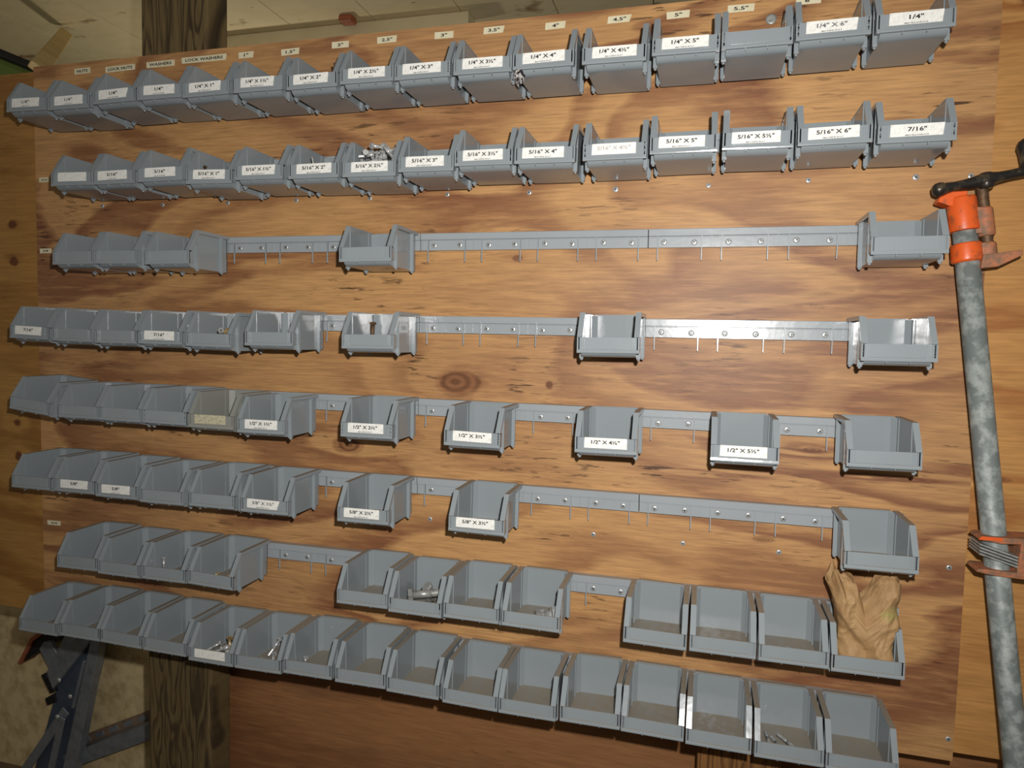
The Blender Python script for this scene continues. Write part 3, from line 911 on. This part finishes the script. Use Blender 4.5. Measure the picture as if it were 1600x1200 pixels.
for k, (x, y, z, d, lb) in enumerate([(-0.004, -0.034, 0.034, (0.35, 0.75, 0.8), 'silver bolt propped up with its head high, bottom row'), (-0.018, -0.074, 0.008, (-0.9, -0.2, 0.15), 'silver bolt lying flat pointing left, bottom row'), (-0.006, -0.050, 0.010, (-0.4, 0.8, 0.15), 'silver bolt crossing a flat one, bottom row')]):
    bolt(in_bin(8, 6, x + 0.006, y, z + 0.006), d, 0.036, 0.003, STEEL, lb)
bolt(in_bin(8, 7, -0.034, -0.056, 0.016), (0.1, 0.1, 1), 0.013, 0.003, STEEL, 'single short bolt standing on the dusty floor, bottom row')
for k, (x, y, z, d, lb) in enumerate([(-0.025, -0.066, 0.009, (0.05, -0.9, 0.10), 'long silver bolt lying nearest the left wall, bottom row'), (-0.006, -0.074, 0.009, (0.25, -0.8, 0.10), 'long silver bolt lying between two others, bottom row'), (0.019, -0.076, 0.012, (0.62, -0.8, -0.05), 'long silver bolt with dark head at right, bottom row')]):
    bolt(in_bin(8, 15, x, y, z), d, 0.048, 0.0030, STEEL, lb)


# ================================================================== crumpled paper bag
def paper_bag():
    base = BINPOS[(7, 16)] + Vector((0.003, -0.068, 0.0025))
    NZ, NA = 44, 96
    rng = random.Random(5)
    folds = [(rng.uniform(0, 2 * math.pi), rng.uniform(-1.2, 1.2), rng.uniform(12, 34), rng.uniform(0, 6)) for _ in range(6)]

    def topz(x):
        t = x / 0.05
        h = 0.130 + 0.018 * math.exp(-((t - 0.62) / 0.36) ** 2) + 0.008 * math.exp(-((t + 0.45) / 0.25) ** 2) + 0.022 * math.exp(-((t + 0.86) / 0.09) ** 2) - 0.030 * math.exp(-((t + 0.02) / 0.24) ** 2)
        return h
    vs = []
    for i in range(NZ + 1):
        u = i / NZ
        hx = 0.041 + 0.010 * u ** 1.5
        hy = 0.038 * (1 - 0.50 * u)
        sh = -0.004 * u
        for k in range(NA):
            a = 2 * math.pi * k / NA
            ca, sa = math.cos(a), math.sin(a)
            x = math.copysign(abs(ca) ** 0.45, ca) * hx + sh
            y = math.copysign(abs(sa) ** 0.62, sa) * hy
            z = u * (topz(x) + (0.006 if y > 0 else 0))
            # diagonal front fold: upper flap stands proud of the lower left
            line = (z - 0.085) + (x + 0.045) * 1.05
            step = 1 / (1 + math.exp(-line * 420))
            if y < 0:
                y -= 0.0115 * step * min(1, (1 - u) * 6)
            cr = 0
            for (fa, fb, fr, ph) in folds:
                w = (x * math.cos(fa) + z * math.sin(fa) + fb * 0.05) * fr * 4 + ph
                cr += abs(((w / math.pi) % 2) - 1) - 0.5
            amp = 0.0042 * min(1, u * 5)
            y += cr * amp * (1 if y > 0 else -1)
            x += cr * amp * 0.55
            x = max(-0.0415 if z < 0.072 else -0.062, min(0.0365 if z < 0.072 else 0.062, x))
            if u > 0.8 and x < -0.02:
                x -= (u - 0.8) * 0.02
                y += (u - 0.8) * 0.05
            rn = (abs(mnoise.noise(Vector((x * 38, y * 12 + 3, z * 30)))) + 0.6 * abs(mnoise.noise(Vector((x * 80, y * 20, z * 75 + 5))))) * min(1, u * 4)
            y += (0.0085 * rn - 0.002) * (1 if y < 0 else -1)
            y = max(-0.048, min(0.046, y))
            vs.append((x, y, z))
    fs = [(i * NA + k, i * NA + (k + 1) % NA, (i + 1) * NA + (k + 1) % NA, (i + 1) * NA + k) for i in range(NZ) for k in range(NA)]
    m = MB()
    m.add(vs, fs, 0, False)
    m.f.append(tuple(range(NA))[::-1]); m.m.append(0); m.s.append(False)
    me = m.mesh('paper_bag', KRAFT)
    o = link('paper_bag', me, None, base)
    md = o.modifiers.new('paper thickness', 'SOLIDIFY')
    md.thickness = 0.0004
    tag(o, 'crumpled brown paper bag with a green mark standing in a bin', 'paper bag')


paper_bag()


# ================================================================== lumps on the top row
def lump(name, loc, size, mat, label, cat, seed):
    rng = random.Random(seed)
    bm = bmesh.new()
    bmesh.ops.create_icosphere(bm, subdivisions=4, radius=1.0)
    from mathutils import noise as mn
    for v in bm.verts:
        d = 1 + 0.45 * mn.noise(v.co * 2.2 + Vector((seed, 0, 0))) + 0.28 * mn.noise(v.co * 5 + Vector((0, seed, 0)))
        v.co = Vector((v.co.x * size[0], v.co.y * size[1], v.co.z * size[2])) * d
    me = bpy.data.meshes.new(name)
    bm.to_mesh(me)
    bm.free()
    me.materials.append(mat)
    tag(link(name, me, None, loc), label, cat)


lump('insect_nest', in_bin(1, 11, -0.044, -0.094, 0.000), (0.0085, 0.012, 0.013), SPECK, 'black and white speckled clump under two bins of the top row', 'nest', 3)
lump('brown_lump', in_bin(1, 7, 0.0330, -0.052, 0.048), (0.0095, 0.026, 0.022), LUMP_BROWN, 'rough brown lump inside a top row bin', 'nest', 8)  # irregular brown lump against the right wall of the bin


# ================================================================== pipe clamp
def pipe_clamp():
    TOP = Vector((1.8085, -0.050, -0.425))
    BOT = Vector((2.0225, -0.128, -2.098))
    ax = (BOT - TOP).normalized()

    def at(z):
        t = (z - TOP.z) / (BOT.z - TOP.z)
        return TOP.lerp(BOT, t)
    root = tag(empty('pipe_clamp', BOT), 'orange pipe clamp on a tall grey galvanized pipe leaning at the right', 'clamp')
    inv = -BOT

    def part(name, mb, mat, parent=None, label=None, bev=0.0):
        me = mb.mesh(name, mat)
        if bev:
            bevel(me, bev, 2, 35)
        o = link(name, me, parent or root, inv if parent is None else (0, 0, 0))
        if label:
            o['label'] = label
        return o
    R = 0.0172
    Lp = (BOT - TOP).length
    part('pipe', MB().lathe([(R * .8, -0.02), (R, -0.019), (R, Lp - 0.001), (R * .85, Lp)], 32, ax, TOP), GALV, label='mottled grey galvanized pipe')
    # fixed head
    head = MB()
    c = at(-0.412)
    head.lathe([(0.0185, -0.026), (0.0205, -0.022), (0.0212, 0.010), (0.0222, 0.026), (0.0205, 0.028)], 28, ax, c)
    ctr = c - ax * 0.022
    head.prism_y([(ctr.x - 0.036, ctr.z - 0.004), (ctr.x - 0.034, ctr.z + 0.003), (ctr.x - 0.018, ctr.z + 0.011), (ctr.x + 0.004, ctr.z + 0.012), (ctr.x + 0.004, ctr.z - 0.012), (ctr.x - 0.019, ctr.z - 0.011)], ctr.y - 0.013, ctr.y + 0.013)
    h = part('clamp_head', head, ORANGE, label='orange cast head round the pipe', bev=0.0015)
    rodx = Vector((0.0285, -0.004, 0.0))
    rc = at(-0.425) + rodx
    part('rod_boss', MB().lathe([(0.009, -0.022), (0.0118, -0.019), (0.0122, 0.020), (0.0105, 0.023)], 20, ax, rc).bar(rc - rodx * 0.95 - ax * 0.002, rc, 0.022, 0.040, ax), ORANGE_DUSTY, bev=0.001)
    # threaded rod
    path = []
    n = 34
    for k in range(n):
        h0 = 0.118 * k / n
        path += [(0.0072, h0), (0.0088, h0 + 0.118 / n * 0.5)]
    rt = at(-0.372) + rodx
    part('threaded_rod', MB().lathe(path, 16, ax, rt), RUST, label='brown threaded screw rod')
    # sliding jaw
    sc = at(-0.470)
    jaw = MB().lathe([(0.0195, -0.012), (0.0218, -0.010), (0.0222, 0.008), (0.0226, 0.015), (0.0195, 0.018)], 28, ax, sc)
    part('slide_jaw', jaw, ORANGE, label='bright orange collar of the sliding jaw', bev=0.001)
    jb = sc + rodx
    part('jaw_boss', MB().lathe([(0.009, -0.013), (0.0118, -0.010), (0.0118, 0.012), (0.010, 0.015)], 18, ax, jb).bar(jb - rodx * 0.95, jb, 0.022, 0.022, ax), ORANGE_DUSTY, bev=0.001)
    jp = [(jb.x - 0.014, jb.z - 0.029), (jb.x - 0.012, jb.z - 0.008), (jb.x + 0.040, jb.z - 0.001), (jb.x + 0.041, jb.z - 0.009), (jb.x + 0.010, jb.z - 0.026)]
    part('jaw_plate', MB().prism_y(jp, jb.y - 0.018, jb.y + 0.014), ORANGE_DUSTY, bev=0.0015)
    # crank handle
    a = Vector((1.768, -0.066, -0.3765)); b = Vector((1.8315, -0.060, -0.3625)); cc = Vector((1.890, -0.055, -0.3500))
    pts = [a + (b - a) * t for t in (0, .15, .35, .6, .85, 1)] + [b + (cc - b) * t for t in (.12, .3, .6, .85, 1)]
    rad = [0.0088, 0.0085, 0.0070, 0.0075, 0.0095, 0.0108, 0.0105, 0.0082, 0.0072, 0.0076, 0.0072]
    cr = part('crank_handle', MB().tube(pts, rad, 16), BLACK_IRON, label='black iron crank handle')
    kn = MB().lathe([(0.002, -0.011), (0.007, -0.0095), (0.0102, -0.005), (0.0108, 0.0), (0.0102, 0.005), (0.007, 0.0092), (0.002, 0.0105)], 20, (b - a).normalized(), a)
    part('handle_knob', kn, BLACK_IRON, cr)
    kn = MB().tube([cc + Vector((-0.002, 0, -0.003)), cc + Vector((-0.003, 0, 0.012)), cc + Vector((-0.0045, 0, 0.026)), cc + Vector((-0.006, 0, 0.036)), cc + Vector((-0.007, 0, 0.044)), cc + Vector((-0.007, 0, 0.048))], [0.0085, 0.0085, 0.0100, 0.0118, 0.0095, 0.004], 18)
    part('handle_knob', kn, BLACK_IRON, cr)
    part('handle_hub', MB().lathe([(0.008, -0.012), (0.0105, -0.009), (0.0105, 0.009), (0.008, 0.012)], 18, ax, Vector((1.8330, -0.0590, -0.3640))), BLACK_IRON, cr)
    # tail stop
    q = at(-0.940)
    tl = MB()
    x0, x1 = q.x - 0.032, q.x + 0.060
    tl.prism_y([(x0, q.z + 0.026), (x0 + 0.004, q.z + 0.031), (x1, q.z + 0.034), (x1, q.z + 0.026), (x0 + 0.03, q.z + 0.022)], q.y - 0.024, q.y + 0.022)
    tl.prism_y([(x0 - 0.001, q.z - 0.024), (x0 + 0.003, q.z - 0.019), (q.x + 0.040, q.z - 0.020), (q.x + 0.044, q.z - 0.030), (x0 + 0.02, q.z - 0.028)], q.y - 0.024, q.y + 0.022)
    tl.prism_y([(q.x + 0.020, q.z - 0.026), (q.x + 0.040, q.z - 0.026), (q.x + 0.041, q.z + 0.030), (q.x + 0.024, q.z + 0.030)], q.y - 0.026, q.y + 0.022)
    tl.prism_y([(q.x + 0.040, q.z - 0.012), (q.x + 0.062, q.z + 0.004), (q.x + 0.062, q.z + 0.030), (q.x + 0.040, q.z + 0.030)], q.y - 0.006, q.y + 0.006)
    part('tail_stop', tl, ORANGE_DUSTY, label='rusty orange tail stop of the clamp', bev=0.0015)
    lip = MB().prism_y([(x0 - 0.001, q.z + 0.0265), (x0 + 0.003, q.z + 0.032), (q.x - 0.002, q.z + 0.032), (q.x - 0.002, q.z + 0.027)], q.y - 0.0255, q.y - 0.0238)
    part('paint_lip', lip, ORANGE, label='bright orange edge of the tail stop')
    for k in range(4):
        zz = q.z + 0.012 - 0.0048 * k
        cpt = Vector((q.x - 0.006, q.y - 0.003, zz))
        d = Vector((1, 0, -0.30)).normalized()
        part('clutch_plate', MB().bar(cpt - d * 0.026, cpt + d * 0.028, 0.046, 0.0026, (0, 0, 1)), STEEL_DULL)


pipe_clamp()


# ================================================================== folded step ladder, lower left
def ladder():
    Y = 0.40
    s = 1.0
    root = tag(empty('step_ladder', (-0.45, Y, -2.10)), 'grey aluminium step ladder leaning behind the board at lower left', 'ladder')
    inv = -Vector(root.location)

    def part(name, mb, mat, label=None, bev=0.0015):
        me = mb.mesh(name, mat)
        if bev:
            bevel(me, bev, 1, 35)
        o = link(name, me, root, inv)
        if label:
            o['label'] = label
        return o

    def poly(pts, y0, y1):
        return MB().prism_y(pts, y0, y1)
    k = lambda pts: [(x - 0.028 * 1, z - 0.012) for x, z in pts]
    part('side_rail', poly(k([(-0.350, -1.540), (-0.295, -1.530), (-0.450, -2.085), (-0.600, -2.085), (-0.478, -1.732)]), Y, Y + 0.03), ALU_BLUE, 'blue grey ladder side rail')
    part('rail_flange', poly(k([(-0.310, -1.530), (-0.275, -1.530), (-0.412, -2.085), (-0.462, -2.085)]), Y - 0.030, Y), ALU)
    part('rail_rib', poly(k([(-0.372, -1.640), (-0.362, -1.640), (-0.408, -1.800), (-0.420, -1.800)]), Y - 0.010, Y), ALU)
    part('hinge_plate', poly(k([(-0.500, -1.690), (-0.425, -1.560), (-0.320, -1.560), (-0.478, -1.742)]), Y - 0.022, Y - 0.004), ALU, 'light grey hinge plate')
    part('hinge_hook', poly(k([(-0.540, -1.625), (-0.520, -1.600), (-0.495, -1.598), (-0.472, -1.625), (-0.462, -1.650), (-0.497, -1.690)]), Y - 0.012, Y + 0.004), ALU)
    part('top_cap', poly(k([(-0.628, -1.690), (-0.590, -1.625), (-0.490, -1.540), (-0.420, -1.545), (-0.470, -1.590), (-0.560, -1.640)]), Y + 0.006, Y + 0.05), BLACK, 'black ladder top cap')
    part('cap_edge', poly(k([(-0.640, -1.690), (-0.585, -1.600), (-0.500, -1.545), (-0.494, -1.552), (-0.578, -1.610), (-0.628, -1.692)]), Y - 0.002, Y + 0.05), RED_PLASTIC, 'faded red edge of the top cap', 0.0)
    part('rubber_stop', poly(k([(-0.535, -1.710), (-0.515, -1.700), (-0.478, -1.755), (-0.500, -1.765)]), Y - 0.012, Y + 0.02), BLACK)
    part('rubber_stop', poly(k([(-0.530, -1.790), (-0.490, -1.765), (-0.486, -1.795), (-0.522, -1.812)]), Y - 0.004, Y + 0.02), BLACK)
    part('spreader_bar', MB().bar((-0.455, Y - 0.020, -1.815), (-0.640, Y - 0.020, -2.060), 0.006, 0.030, (0.8, 0, -0.6)), ALU)
    part('spreader_bar', MB().bar((-0.455, Y - 0.034, -1.830), (-0.520, Y - 0.034, -2.070), 0.006, 0.024, (0.9, 0, -0.3)), ALU)
    # step with its hole pattern
    a, b = Vector((-0.480, Y + 0.020, -2.000)), Vector((-0.020, Y + 0.020, -1.775))
    part('step', MB().bar(a, b, 0.05, 0.046, (0, 0, 1)), ALU, 'grey ladder step')
    d = (b - a).normalized()
    upn = Vector((0, -1, 0)).cross(d)
    upn = -upn if upn.z < 0 else upn
    part('step_tread', MB().bar(a + upn * 0.036 + Vector((0, 0.03, 0)), b + upn * 0.036 + Vector((0, 0.03, 0)), 0.004, 0.030, upn), TREAD, 'brownish step tread')
    for i in range(6):
        p = a + d * (0.05 + i * 0.062) + upn * 0.036 + Vector((0, 0.026, 0))
        part('tread_grip', MB().bar(p - d * 0.016, p + d * 0.016, 0.004, 0.014, upn), ALU, None, 0.0)
    for (x, z) in ((-0.447, -1.706), (-0.405, -1.752), (-0.456, -1.826)):
        part('rivet', MB().lathe([(0.008, 0), (0.0075, 0.003), (0.004, 0.005), (0.001, 0.0052)], 12, (0, -1, 0), (x - 0.028, Y - 0.024, z - 0.012)), STEEL, None, 0.0)


ladder()
